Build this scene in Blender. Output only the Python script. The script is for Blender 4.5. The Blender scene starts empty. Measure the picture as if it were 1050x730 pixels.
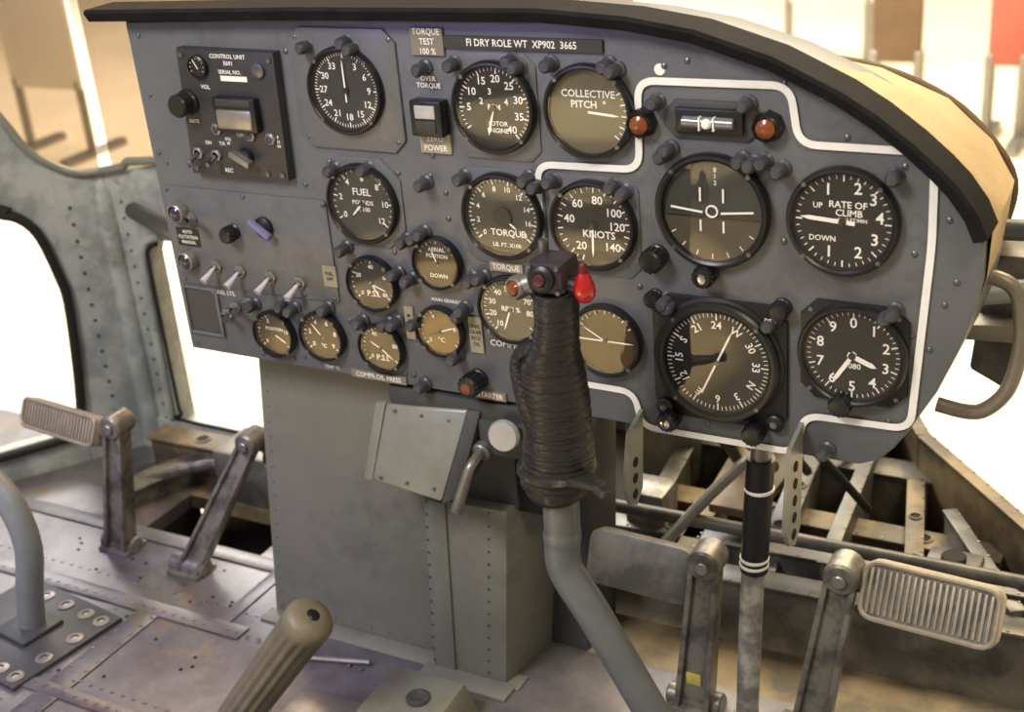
import bpy, bmesh, math, random
from mathutils import Vector, Matrix
random.seed(7)
sc=bpy.context.scene
try:
    sc.view_settings.view_transform='Standard'; sc.view_settings.look='None'
except Exception: pass
def lin(c):
    return tuple((v/255/12.92 if v/255<=.04045 else ((v/255+.055)/1.055)**2.4) for v in c)+(1,)
MATS={}
def mat(name,c,rough=.5,metal=0,amt=.25,scale=30,bump=0,bscale=80,c2=None,patch=.5,emit=None,coat=0,spec=.5,wear=None):
    if name in MATS: return MATS[name]
    m=bpy.data.materials.new(name); m.use_nodes=True; nt=m.node_tree; b=nt.nodes["Principled BSDF"]
    tc=nt.nodes.new("ShaderNodeTexCoord"); nz=nt.nodes.new("ShaderNodeTexNoise"); nz.inputs["Scale"].default_value=scale; nz.inputs["Detail"].default_value=6; nz.inputs["Roughness"].default_value=.65
    nt.links.new(tc.outputs["Object"],nz.inputs["Vector"])
    r=nt.nodes.new("ShaderNodeValToRGB")
    a=lin(c)
    if c2: d=lin(c2); r.color_ramp.elements[0].position=patch-.08; r.color_ramp.elements[1].position=patch+.08
    else:
        d=tuple(min(1,v*(1+amt)) for v in a[:3])+(1,); a=tuple(v*(1-amt) for v in a[:3])+(1,)
        r.color_ramp.elements[0].position=.3; r.color_ramp.elements[1].position=.7
    r.color_ramp.elements[0].color=a; r.color_ramp.elements[1].color=d
    nt.links.new(nz.outputs[0],r.inputs[0]); colout=r.outputs[0]
    for wr in ([wear] if wear and not isinstance(wear,list) else (wear or [])):
        n3=nt.nodes.new("ShaderNodeTexNoise"); n3.inputs["Scale"].default_value=wr[1]; n3.inputs["Detail"].default_value=8; n3.inputs["Roughness"].default_value=.8
        nt.links.new(tc.outputs["Object"],n3.inputs["Vector"])
        r3=nt.nodes.new("ShaderNodeValToRGB"); r3.color_ramp.elements[0].position=wr[2]; r3.color_ramp.elements[1].position=wr[2]+(wr[3] if len(wr)>3 else .03)
        nt.links.new(n3.outputs[0],r3.inputs[0]); mx=nt.nodes.new("ShaderNodeMixRGB"); mx.inputs[2].default_value=lin(wr[0])
        nt.links.new(r3.outputs[0],mx.inputs[0]); nt.links.new(colout,mx.inputs[1]); colout=mx.outputs[0]
    nt.links.new(colout,b.inputs["Base Color"])
    b.inputs["Roughness"].default_value=rough; b.inputs["Metallic"].default_value=metal
    b.inputs["Specular IOR Level"].default_value=spec
    if coat: b.inputs["Coat Weight"].default_value=coat
    if emit: b.inputs["Emission Color"].default_value=lin(c); b.inputs["Emission Strength"].default_value=emit
    if bump:
        n2=nt.nodes.new("ShaderNodeTexNoise"); n2.inputs["Scale"].default_value=bscale; nt.links.new(tc.outputs["Object"],n2.inputs["Vector"])
        bp=nt.nodes.new("ShaderNodeBump"); bp.inputs["Strength"].default_value=bump; bp.inputs["Distance"].default_value=.002
        nt.links.new(n2.outputs[0],bp.inputs["Height"]); nt.links.new(bp.outputs[0],b.inputs["Normal"])
    MATS[name]=m; return m
PANEL=mat("panel_grey_paint",(96,99,103),.38,0,.10,9,.12,300,wear=[((80,81,82),5,.52,.15),((84,76,66),11,.64,.10),((146,146,142),34,.69)])
PANELD=mat("panel_dark_paint",(62,64,66),.5,0,.15,30)
BLACK=mat("black_bezel",(24,24,26),.36,0,.3,60,wear=((80,78,74),90,.68))
DIAL=mat("dial_black",(18,19,20),.6,0,.05,20)
DIALG=mat("dial_grey",(52,54,48),.6,0,.05,12)
DIALO_REFL=mat("dial_reflection_olive",(88,83,62),.6,0,.05,12)  # olive tone imitates the yellowish glass reflection, put into the dial colour
DIALB_REFL=mat("dial_reflection_bronze",(64,49,26),.5,0,.4,25)  # bronze base colour stands in for golden reflections on the small gauges
WHITE=mat("white_marking",(240,238,230),.6,0,.03,50)
CREAM=mat("white_line_paint",(234,234,228),.6,0,.06,60)
LABEL=mat("label_plate",(150,142,118),.6,0,.1,40)
KNOB=mat("lamp_post_grey",(64,65,72),.38,0,.2,80)
SCREW=mat("screw_steel",(105,105,112),.35,.7,.2,80)
STEEL=mat("worn_steel",(150,148,142),.38,.7,.2,40)
CHROME=mat("chrome",(200,200,205),.15,1,.05,20)
AMBER=mat("amber_lens",(120,62,26),.2,0,.1,60,coat=.5)
RED=mat("red_button",(170,14,12),.15,0,.1,60,coat=1)
PURP=mat("blue_violet_knob",(112,112,150),.4,0,.1,60)
GREY=mat("structure_grey",(124,125,114),.42,.15,.12,7,.12,200,wear=[((106,105,96),4,.52,.15),((98,88,70),9,.64,.1),((150,148,135),40,.72)])
GREYL=mat("lever_box_paint",(138,140,132),.42,.3,.12,25,.1,150,wear=((90,88,80),40,.70))
FRAME=mat("frame_blue_grey",(172,176,172),.5,.05,.22,18,c2=(140,146,146),patch=.5,bump=.2,bscale=60,wear=[((128,114,90),8,.55,.1),((84,80,72),30,.67)])
TUBEF=mat("tube_blue_grey",(128,134,136),.42,.1,.15,18,wear=((88,84,74),40,.70))
WORN=mat("worn_alloy",(128,125,116),.40,.4,.3,35,c2=(88,86,82),patch=.52,bump=.25,bscale=120,wear=((84,66,44),14,.64,.08))
PEDAL=mat("pedal_tread",(160,152,134),.45,.3,.2,50,bump=.3)
FLOOR=mat("floor_paint_scuffed",(112,109,110),.40,.25,.2,6,c2=(84,82,88),patch=.5,bump=.3,bscale=50,wear=[((116,100,78),5,.55,.1),((60,56,54),9,.62,.08),((168,160,148),14,.68),((50,46,44),22,.69)])
FLOORW=mat("nose_deck_dirty",(126,110,82),.6,.1,.3,9,c2=(82,74,60),patch=.5,bump=.4,bscale=40,wear=((46,40,34),12,.58,.1))
NG=mat("nose_frame_grey",(106,104,96),.45,.2,.2,12,c2=(70,69,66),patch=.5,bump=.2,wear=((60,50,40),14,.62,.08))
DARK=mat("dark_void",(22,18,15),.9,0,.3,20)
RUBBER=mat("black_rubber",(20,20,20),.6,0,.2,30)
CANVAS=mat("hood_canvas",(190,166,126),.8,0,.1,25,.2,300)
LIP=mat("glareshield_black",(30,29,31),.8,0,.3,40,.2,200,spec=.1)
OLIVE=mat("collective_grip",(122,114,92),.5,.1,.2,40)
CONC=mat("hangar_concrete",(232,216,186),.8,0,.12,.8)
HWALL=mat("hangar_wall_paint",(180,160,132),.9,0,.1,.5)
REDP=mat("red_panel",(190,104,88),.6,0,.1,3)
WHP=mat("white_board",(240,236,225),.6,0,.03,3)
GRIP=mat("wrapped_grip",(32,31,34),.34,.0,.3,40,wear=((72,70,68),60,.69))
nt=GRIP.node_tree; b=nt.nodes["Principled BSDF"]; tc=nt.nodes.new("ShaderNodeTexCoord"); wv=nt.nodes.new("ShaderNodeTexWave"); wv.bands_direction='Z'; wv.inputs["Scale"].default_value=60; wv.inputs["Distortion"].default_value=6; wv.inputs["Detail"].default_value=3; wv.inputs["Detail Scale"].default_value=2
bp=nt.nodes.new("ShaderNodeBump"); bp.inputs["Strength"].default_value=.2; bp.inputs["Distance"].default_value=.002
nt.links.new(tc.outputs["Object"],wv.inputs["Vector"]); nt.links.new(wv.outputs[0],bp.inputs["Height"]); nt.links.new(bp.outputs[0],b.inputs["Normal"])
def glassmat(name,tint,refl):
    m=bpy.data.materials.new(name); m.use_nodes=True; nt=m.node_tree; nt.nodes.clear()
    t=nt.nodes.new("ShaderNodeBsdfTransparent"); t.inputs[0].default_value=tint
    g=nt.nodes.new("ShaderNodeBsdfGlossy"); g.inputs["Roughness"].default_value=.03
    mx=nt.nodes.new("ShaderNodeMixShader"); mx.inputs[0].default_value=refl; o=nt.nodes.new("ShaderNodeOutputMaterial")
    nt.links.new(t.outputs[0],mx.inputs[1]); nt.links.new(g.outputs[0],mx.inputs[2]); nt.links.new(mx.outputs[0],o.inputs[0]); return m
GLASS=glassmat("instrument_glass",(1,1,1,1),.05)
TINT=glassmat("tinted_windscreen",lin((168,154,140)),.06)

class MB:
    def __init__(s): s.bm=bmesh.new(); s.mats=[]
    def mi(s,m):
        if m not in s.mats: s.mats.append(m)
        return s.mats.index(m)
    def face(s,vs,m,sm=False):
        try: f=s.bm.faces.new(vs)
        except ValueError: return None
        f.material_index=s.mi(m); f.smooth=sm; return f
    def box(s,a,b,m,bev=0,M=None):
        x0,y0,z0=a;x1,y1,z1=b
        co=[(x0,y0,z0),(x1,y0,z0),(x1,y1,z0),(x0,y1,z0),(x0,y0,z1),(x1,y0,z1),(x1,y1,z1),(x0,y1,z1)]
        s.hexa(co,m,bev,M)
    def hexa(s,co,m,bev=0,M=None):
        t=bmesh.new(); v=[t.verts.new(c) for c in co]
        for q in ((0,3,2,1),(4,5,6,7),(0,1,5,4),(1,2,6,5),(2,3,7,6),(3,0,4,7)): t.faces.new([v[i] for i in q])
        bmesh.ops.recalc_face_normals(t,faces=t.faces)
        if bev: bmesh.ops.bevel(t,geom=list(t.edges),offset=bev,segments=2,affect='EDGES',profile=.5)
        if M: bmesh.ops.transform(t,matrix=M,verts=t.verts)
        s.merge(t,m)
    def merge(s,t,m,sm=False):
        mp={v:s.bm.verts.new(v.co) for v in t.verts}
        for f in t.faces: s.face([mp[v] for v in f.verts],m,sm)
        t.free()
    def lathe(s,prof,o,ax,m,n=28,sm=True,segm=None):
        o=Vector(o); q=Vector((0,0,1)).rotation_difference(Vector(ax).normalized()).to_matrix()
        rings=[]
        for r,h in prof:
            if r<=1e-6: rings.append([s.bm.verts.new(o+q@Vector((0,0,h)))])
            else: rings.append([s.bm.verts.new(o+q@Vector((r*math.cos(2*math.pi*i/n),r*math.sin(2*math.pi*i/n),h))) for i in range(n)])
        for k in range(len(rings)-1):
            A,B=rings[k],rings[k+1]; mm=segm[k] if segm else m
            for i in range(n):
                j=(i+1)%n
                if len(A)==1 and len(B)==1: continue
                if len(A)==1: s.face([A[0],B[i],B[j]],mm,sm)
                elif len(B)==1: s.face([A[i],A[j],B[0]],mm,sm)
                else: s.face([A[i],A[j],B[j],B[i]],mm,sm)
    def cyl(s,a,b,r,m,n=20,bev=0):
        a=Vector(a);b=Vector(b);L=(b-a).length
        e=bev or min(r*.15,L*.2)
        s.lathe([(0,0),(r-e,0),(r,e),(r,L-e),(r-e,L),(0,L)],a,b-a,m,n)
    def sweep(s,pts,rad,m,n=14,smooth=4,closed=False):
        P=[Vector(p) for p in pts]; Rr=rad if isinstance(rad,list) else [rad]*len(P)
        if smooth>1 and len(P)>2:
            Q=[];RQ=[]
            for i in range(len(P)-1):
                p0=P[max(i-1,0)];p1=P[i];p2=P[i+1];p3=P[min(i+2,len(P)-1)]
                for k in range(smooth):
                    t=k/smooth
                    Q.append(.5*((2*p1)+(-p0+p2)*t+(2*p0-5*p1+4*p2-p3)*t*t+(-p0+3*p1-3*p2+p3)*t**3)); RQ.append(Rr[i]*(1-t)+Rr[i+1]*t)
            Q.append(P[-1]);RQ.append(Rr[-1]); P,Rr=Q,RQ
        rings=[];u=None
        for i,p in enumerate(P):
            d=(P[min(i+1,len(P)-1)]-P[max(i-1,0)]).normalized()
            if u is None: u=d.orthogonal().normalized()
            u=(u-d*u.dot(d)).normalized(); v=d.cross(u)
            rings.append([s.bm.verts.new(p+(u*math.cos(2*math.pi*k/n)+v*math.sin(2*math.pi*k/n))*Rr[i]) for k in range(n)])
        for a in range(len(rings)-1):
            for k in range(n): s.face([rings[a][k],rings[a][(k+1)%n],rings[a+1][(k+1)%n],rings[a+1][k]],m,True)
        s.face(rings[0][::-1],m); s.face(rings[-1],m)
    def plate(s,pts,y0,y1,m,f=None,bev=0):
        f=f or (lambda u,v,w:(u,w,v))
        t=bmesh.new()
        A=[t.verts.new(f(p[0],p[1],y0)) for p in pts]; B=[t.verts.new(f(p[0],p[1],y1)) for p in pts]
        t.faces.new(A); t.faces.new(B[::-1]); n=len(pts)
        for i in range(n): t.faces.new([A[i],B[i],B[(i+1)%n],A[(i+1)%n]])
        bmesh.ops.recalc_face_normals(t,faces=t.faces)
        if bev:
            ed=[e for e in t.edges if all(v in A for v in e.verts)]
            bmesh.ops.bevel(t,geom=ed,offset=bev,segments=2,affect='EDGES',profile=.5)
        bmesh.ops.triangulate(t,faces=[q for q in t.faces if len(q.verts)>4])
        s.merge(t,m)
    def flat(s,pts,m):
        s.face([s.bm.verts.new(p) for p in pts],m)
    def done(s,name,parent=None,sharp=35):
        me=bpy.data.meshes.new(name)
        xs=[v.co for v in s.bm.verts]; mn=Vector([min(v[i] for v in xs) for i in range(3)]); mx=Vector([max(v[i] for v in xs) for i in range(3)]); c=(mn+mx)/2
        bmesh.ops.translate(s.bm,vec=-c,verts=s.bm.verts)
        s.bm.normal_update(); s.bm.to_mesh(me); s.bm.free()
        for m in s.mats: me.materials.append(m)
        me.set_sharp_from_angle(angle=math.radians(sharp))
        ob=bpy.data.objects.new(name,me); bpy.context.collection.objects.link(ob)
        if parent: ob.parent=parent; ob.location=c-parent.location
        else: ob.location=c
        return ob
def empty(name,loc):
    e=bpy.data.objects.new(name,None); e.empty_display_size=.02; e.location=loc; bpy.context.collection.objects.link(e); return e
TC={}
def textgeo(t,size):
    k=(t,size)
    if k not in TC:
        cu=bpy.data.curves.new("tmp","FONT"); cu.body=t; cu.size=size; cu.align_x='CENTER'; cu.align_y='CENTER'; cu.resolution_u=2; cu.offset=size*.014
        ob=bpy.data.objects.new("tmp",cu); bpy.context.collection.objects.link(ob); bpy.context.view_layer.update()
        me=bpy.data.meshes.new_from_object(ob.evaluated_get(bpy.context.evaluated_depsgraph_get()))
        TC[k]=([v.co.copy() for v in me.vertices],[list(p.vertices) for p in me.polygons])
        bpy.data.objects.remove(ob); bpy.data.curves.remove(cu); bpy.data.meshes.remove(me)
    return TC[k]
def text(mb,t,x,z,h,size,m=WHITE,rot=0,sx=1):
    if not t: return
    vs,fs=textgeo(t,size); c,s_=math.cos(rot),math.sin(rot)
    V=[mb.bm.verts.new((x+(v.x*sx*c-v.y*s_),-h,z+(v.x*sx*s_+v.y*c))) for v in vs]
    for f in fs: mb.face([V[i] for i in f],m)
def pol(cx,cz,r,a): a=math.radians(a); return cx+r*math.sin(a),cz+r*math.cos(a)
def tick(mb,cx,cz,r0,r1,a,w,h,m=WHITE,w1=None):
    w1=w if w1 is None else w1
    t=math.radians(a); d=(math.sin(t),math.cos(t)); p=(d[1],-d[0])
    pts=[(cx+d[0]*r0-p[0]*w/2,cz+d[1]*r0-p[1]*w/2),(cx+d[0]*r0+p[0]*w/2,cz+d[1]*r0+p[1]*w/2),(cx+d[0]*r1+p[0]*w1/2,cz+d[1]*r1+p[1]*w1/2),(cx+d[0]*r1-p[0]*w1/2,cz+d[1]*r1-p[1]*w1/2)]
    mb.flat([(x,-h,z) for x,z in pts],m)
def gauge(name,x,z,R,dial,arc,nmaj,nmin,labels,texts,needles,lsize=.010,lr=.68,square=False,bez=.87,tickr=.97,hub=.08,rotl=False):
    root=empty(name,(x,0,z))
    o=.0042 if square else .0022
    b=MB(); ri=R*bez
    prof=[(R*.985,0),(R,.0015),(R,.007),(R*.965,.0095),(R*.92,.010),(ri*1.02,.0085),(ri,.003),(ri,.0012)]
    if square:
        b.plate([(x-R*.98,z-R*.7),(x-R*.7,z-R*.98),(x+R*.7,z-R*.98),(x+R*.98,z-R*.7),(x+R*.98,z+R*.7),(x+R*.7,z+R*.98),(x-R*.7,z+R*.98),(x-R*.98,z+R*.7)],-.004,-.0002,BLACK,bev=.001)
        prof=[(r_,h+.003) for r_,h in prof[:-1]]+[(ri,.004)]
    b.lathe(prof,(x,-.0001,z),(0,-1,0),BLACK,48)
    for k in range(4):
        sx_,sz_=pol(x,z,R*(1.12 if square else .935),45+90*k)
        hh=.004 if square else .0095
        b.lathe([(.0022,hh),(.002,hh+.001),(0,hh+.0012)],(sx_,0,sz_),(0,-1,0),SCREW,10)
    b.done("bezel",root)
    d=MB(); d.lathe([(ri*1.01,.0014+o),(0,.0014+o)],(x,0,z),(0,-1,0),dial,48,False); d.done("dial",root)
    m=MB(); hm=.0018+o; a0,a1=arc
    if nmaj:
        full=abs(a1-a0)>=359; N=nmaj*nmin
        for k in range(N+(0 if full else 1)):
            a=a0+(a1-a0)*k/N; mj=k%nmin==0
            tick(m,x,z,ri*(tickr-(.14 if mj else .08)),ri*tickr,a,.0012 if mj else .0007,hm)
        for k,l in enumerate(labels):
            if l:
                a=a0+(a1-a0)*k/nmaj; px,pz=pol(x,z,ri*lr,a); text(m,l,px,pz,hm,lsize,rot=(-math.radians(a) if rotl else 0))
    for t in texts: text(m,t[0],x+t[1]*R,z+t[2]*R,hm,t[3])
    if m.bm.verts: m.done("markings",root)
    else: m.bm.free()
    nd=MB(); hn=.0034+o
    for (a,L,w,tail,mt) in needles:
        tick(nd,x,z,-tail*ri,L*ri*.8,a,w,hn,mt); tick(nd,x,z,L*ri*.8,L*ri,a,w,hn,mt,0.0002); hn+=.0005
    if hub: nd.lathe([(ri*hub,.002+o),(ri*hub,hn+.0002),(0,hn+.0005)],(x,0,z),(0,-1,0),BLACK,20)
    if nd.bm.verts: nd.done("needles",root)
    else: nd.bm.free()
    g=MB(); g.lathe([(ri*1.01,.0058+o),(ri*.5,.0062+o),(0,.0063+o)],(x,0,z),(0,-1,0),GLASS,40,True); g.done("glass",root)
    return root

# ---------- instrument panel ----------
OUT=[(-1.005,.733),(-.78,.741),(-.534,.747),(-.455,.741),(-.397,.732),(-.334,.713),(-.280,.689),(-.252,.672),(-.227,.653),(-.208,.637),(-.193,.620),(-.180,.603),(-.174,.590),(-.1735,.552),(-.180,.515),(-.188,.490),(-.203,.452),(-.225,.411),(-.236,.394),(-.248,.381),(-.264,.374),(-.333,.374),(-.605,.377),(-1.0,.378)]
ROOT=empty("instrument_panel",(-.6,0,.56))
p=MB(); p.plate(OUT,0,.085,PANEL,bev=.003); p.done("panel_face",ROOT)
p=MB()
def octo(x0,z0,x1,z1,c): return [(x0+c,z0),(x1-c,z0),(x1,z0+c),(x1,z1-c),(x1-c,z1),(x0+c,z1),(x0,z1-c),(x0,z0+c)]
p.plate(octo(-.803,.620,-.686,.734,.012),-.003,0,PANEL,bev=.0014)
p.plate(octo(-.784,.524,-.698,.613,.02),-.002,0,PANEL,bev=.001)
p.plate(octo(-.994,.458,-.788,.566,.003),-.002,0,PANEL,bev=.001)
p.plate(octo(-.632,.621,-.547,.716,.01),-.0016,0,PANEL,bev=.0008)
p.plate(octo(-.632,.522,-.5475,.613,.01),-.0016,0,PANEL,bev=.0008)
p.plate(octo(-.544,.522,-.457,.613,.01),-.0016,0,PANEL,bev=.0008)
for (a,b_,c,d) in ((-.996,.3985,-.992,.455),(-.951,.3985,-.947,.455),(-.992,.3985,-.951,.402),(-.992,.4515,-.951,.455)):
    p.box((a,-.003,b_),(c,0,d),PANEL,.0008)
p.box((-.992,-.0006,.402),(-.951,0,.4515),PANELD)
p.done("mounting_plates",ROOT)
def rounded(poly,r,n=6):
    out=[];N=len(poly)
    for i in range(N):
        P=Vector(poly[i]);A=(Vector(poly[i-1])-P).normalized();B=(Vector(poly[(i+1)%N])-P).normalized()
        a=P+A*r;b=P+B*r
        for k in range(n+1):
            t=k/n; out.append((1-t)**2*a+2*t*(1-t)*P+t*t*b)
    return out
W=rounded([(-.554,.412),(-.469,.411),(-.464,.373+.004),(-.318,.373+.004),(-.312,.415),(-.222,.417),(-.212,.58),(-.213,.653),(-.318,.653),(-.325,.699),(-.453,.698),(-.455,.622),(-.552,.620)],.015)
p=MB(); n=len(W); w=.0031; L=[]
for i in range(n):
    t=(W[(i+1)%n]-W[i-1]).normalized(); nn=Vector((t.y,-t.x)); L.append((W[i]+nn*w,W[i]-nn*w))
va=[(p.bm.verts.new((a.x,-.0023,a.y)),p.bm.verts.new((b.x,-.0023,b.y))) for a,b in L]
for i in range(n):
    a,b=va[i],va[(i+1)%n]; p.face([a[0],b[0],b[1],a[1]],CREAM)
p.done("white_outline_stripe",ROOT)
LP=[(-1.037,.748),(-.78,.755),(-.534,.758),(-.455,.753),(-.397,.744),(-.334,.725),(-.280,.700),(-.252,.683),(-.225,.663),(-.204,.645),(-.190,.631),(-.176,.612),(-.168,.594)]
p=MB(); prev=None
for i,(x,z) in enumerate(LP):
    a=LP[max(i-1,0)];b=LP[min(i+1,len(LP)-1)]; t=Vector((b[0]-a[0],b[1]-a[1])).normalized(); nx,nz=-t.y,t.x
    ring=[(x-nx*.012,-.016,z-nz*.012),(x-nx*.003,-.021,z-nz*.003),(x,-.018,z),(x,.022,z),(x-nx*.012,.022,z-nz*.012)]
    vs=[p.bm.verts.new(c) for c in ring]
    if prev:
        for k in range(5): p.face([prev[k],prev[(k+1)%5],vs[(k+1)%5],vs[k]],LIP,False)
    else: p.face(vs[::-1],LIP)
    prev=vs
p.face(prev,LIP); bmesh.ops.recalc_face_normals(p.bm,faces=p.bm.faces); p.done("glareshield_lip",ROOT)
HF=[(-.62,.735),(-.534,.742),(-.455,.738),(-.397,.731),(-.334,.716),(-.280,.693),(-.225,.657),(-.190,.626),(-.170,.594),(-.172,.552),(-.186,.50)]
HB=[(-.64,.680),(-.56,.682),(-.474,.686),(-.42,.688),(-.372,.686),(-.296,.675),(-.238,.651),(-.200,.617),(-.180,.583),(-.184,.545),(-.20,.50)]
p=MB(); rings=[]
for k in range(7):
    t=k/6; bul=.006*math.sin(math.pi*t)
    rings.append([p.bm.verts.new((a[0]*(1-t)+b_[0]*t+bul*.6,.012+.15*t,a[1]*(1-t)+b_[1]*t+bul)) for a,b_ in zip(HF,HB)])
for a,b_ in zip(rings,rings[1:]):
    for i in range(len(HF)-1): p.face([a[i],a[i+1],b_[i+1],b_[i]],CANVAS,True)
p.sweep([(x,.162,z) for x,z in HB],.003,mat("hood_binding",(110,92,66),.8),8)
p.done("instrument_hood",ROOT)

p=MB()
def screw(x,z,r=.0027,h=0): p.lathe([(r,h),(r*.95,h+.0008),(r*.5,h+.0016),(0,h+.0018)],(x,0,z),(0,-1,0),SCREW,10)
for x,z in [(-.99,.72),(-.99,.66),(-.993,.60),(-.99,.385),(-.90,.386),(-.86,.386),(-.80,.387),(-.665,.60),(-.70,.60),(-.64,.505),(-.66,.62),(-.535,.72),(-.49,.725),(-.41,.715),(-.30,.69),(-.235,.64),(-.20,.60),(-.192,.55),(-.21,.49),(-.24,.42),(-.29,.385),(-.56,.388),(-.70,.39),(-.72,.39),(-.33,.70),(-.47,.69),(-.55,.51),(-.695,.50),(-.715,.52),(-.69,.52),(-.78,.44),(-.84,.44),(-.845,.39),(-.71,.39),(-.33,.43),(-.225,.57),(-.225,.50),(-.33,.57),(-.43,.71),(-.985,.59),(-.955,.59),(-.81,.58),(-.81,.71),(-.64,.66),(-.63,.51),(-.54,.515),(-.46,.515),(-.65,.585),(-.65,.56),(-.28,.66),(-.20,.53),(-.40,.39)]: screw(x,z)
for x,z in [(-.795,.724),(-.692,.724),(-.795,.63),(-.694,.63),(-.99,.562),(-.791,.562),(-.988,.463),(-.793,.463),(-.89,.562),(-.83,.463),(-.776,.606),(-.706,.531)]: screw(x,z,.0027,.002)
p.lathe([(.005,0),(.0045,.0008),(0,.001)],(-.434,0,.707),(0,-1,0),WHITE,16)
p.done("panel_screws",ROOT)
p=MB()
lamps=[(-.781,.716),(-.730,.716),(-.737,.722),(-.657,.701),(-.626,.706),(-.568,.710),(-.561,.705),(-.532,.709),(-.478,.710),(-.471,.706),(-.731,.603),(-.770,.600),(-.669,.594),(-.627,.603),(-.561,.607),(-.552,.600),(-.536,.606),(-.478,.606),(-.468,.602),(-.698,.535),(-.684,.540),(-.677,.545),(-.628,.504),(-.617,.507),(-.437,.681),(-.359,.683),(-.432,.637),(-.426,.642),(-.364,.637),(-.354,.635),(-.346,.637),(-.331,.632),(-.242,.632),(-.430,.502),(-.340,.497),(-.291,.385),(-.244,.516),(-.238,.521),(-.696,.450),(-.641,.472),(-.645,.466),(-.697,.496),(-.762,.443),(-.731,.445),(-.697,.383),(-.434,.506),(-.898,.444),(-.858,.448),(-.846,.446),(-.803,.452),(-.720,.448),(-.770,.520),(-.712,.500),(-.655,.420)]
for x,z in lamps:
    s=random.uniform(.88,1.05); L=.013*s; k=.88
    p.lathe([(.0085*k,0),(.0085*k,.002),(.0062*k,.0035),(.0055*k,L-.004),(.0068*k,L-.003),(.0066*k,L+.003),(.0045*k,L+.0055),(0,L+.0062)],(x,0,z),(random.uniform(-.08,.08),-1,random.uniform(-.02,.1)),KNOB,18)
p.done("pillar_lamps",ROOT)
p=MB()
def lab(cx,cz,w,h,lines,size,mt=LABEL,tm=DIAL,th=.001):
    p.box((cx-w/2,-th-.0016,cz-h/2),(cx+w/2,0,cz+h/2),mt)
    for i,t in enumerate(lines): text(p,t,cx,cz+(len(lines)-1)*size*.55-i*size*1.1,th+.0019,size,tm,sx=.9)
DK=mat("label_dark",(52,52,54),.5,0,.1,40)
LG=mat("label_grey",(122,118,104),.6,0,.1,40)
lab(-.652,.724,.033,.024,["TORQUE","TEST","100 %"],.0078,LG,WHITE)
lab(-.559,.7245,.152,.011,["FI DRY ROLE WT  XP902  3665"],.0088,DK,WHITE)
lab(-.654,.632,.032,.018,["ZERO","POWER"],.0078,LABEL,WHITE)
lab(-.795,.487,.016,.022,["FUEL","OFF"],.005,LABEL,DIAL)
lab(-.592,.519,.034,.009,["TORQUE"],.0078,LABEL,WHITE)
text(p,"COMPR.R.P.M.",-.590,.4395,.0012,.0088)
lab(-.752,.3825,.066,.0085,["COMPR.OIL PRESS"],.0075,LG,WHITE)
lab(-.622,.3825,.034,.0085,["STARTER"],.0078,LG,WHITE)
lab(-.6315,.4455,.014,.037,["ENG","GEAR","BOX","OIL"],.0056,LABEL,DIAL)
lab(-.706,.448,.010,.034,["M","A","I","N"],.005,LABEL,DIAL)
lab(-.972,.511,.030,.020,["AUTO","FLOTATION","MANUAL"],.0052,BLACK,WHITE)
text(p,"PANEL LTS.",-.938,.452,.0022,.0065); text(p,"OVER\nTORQUE",-.655,.688,.0022,.0062)
text(p,"TEMP °C",-.81,.384,.0012,.005); text(p,"MAIN GEARBOX",-.66,.4765,.001,.005)
p.done("engraved_labels",ROOT)
p=MB(); p.box((-.671,-.014,.641),(-.638,0,.674),BLACK,.002); p.box((-.665,-.0155,.658),(-.644,-.013,.670),mat("lamp_lens_grey",(170,170,165),.3),.001); p.box((-.665,-.0155,.645),(-.644,-.013,.656),DIALG,.001); p.done("over_torque_lamp",ROOT)
q=empty("slip_indicator",(-.39,0,.668)); p=MB()
p.plate(octo(-.431,.652,-.349,.684,.010),-.003,-.0001,PANELD,bev=.001)
p.box((-.419,-.009,.658),(-.361,-.0025,.679),BLACK,.002)
p.cyl((-.412,-.0095,.668),(-.368,-.0095,.668),.0048,mat("slip_tube_fluid",(110,112,118),.1,0,.1,30,coat=1),14)
p.lathe([(0,-.0045),(.003,-.0034),(.0045,0),(.003,.0034),(0,.0045)],(-.390,-.0135,.668),(0,-1,0),WHITE,16)
for dx in (-.006,.006): p.box((-.390+dx-.0006,-.0148,.6625),(-.390+dx+.0006,-.009,.6735),WHITE)
p.done("slip_body",q)
for x,z in ((-.450,.663),(-.342,.666)):
    p=MB(); p.lathe([(.0130,0),(.0130,.004),(.012,.010),(.0100,.012),(.0088,.010)],(x,-.0001,z),(0,-1,0),BLACK,8,False)
    p.lathe([(.0088,.009),(.008,.012),(.0045,.0145),(0,.015)],(x,0,z),(0,-1,0),AMBER,20); p.done("amber_warning_lamp")
def knob(x,z,r,h,m=BLACK,cap=None,knurl=True,o=0):
    p=MB(); n=24
    p.lathe([(r*1.05,o),(r*1.05,o+.003),(r*.9,o+.004),(r,o+.006),(r,h-.002),(r*.85,h),(r*.5,h+.0006),(0,h+.0006)],(x,-.0001,z),(0,-1,0),m,n)
    if knurl:
        for k in range(14):
            a=k*360/14; px,pz=pol(x,z,r,a); p.cyl((px,-o-.006,pz),(px,-h+.002,pz),r*.11,m,6)
    if cap: p.lathe([(r*.55,h),(r*.5,h+.002),(0,h+.003)],(x,0,z),(0,-1,0),cap,16)
    return p
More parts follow.
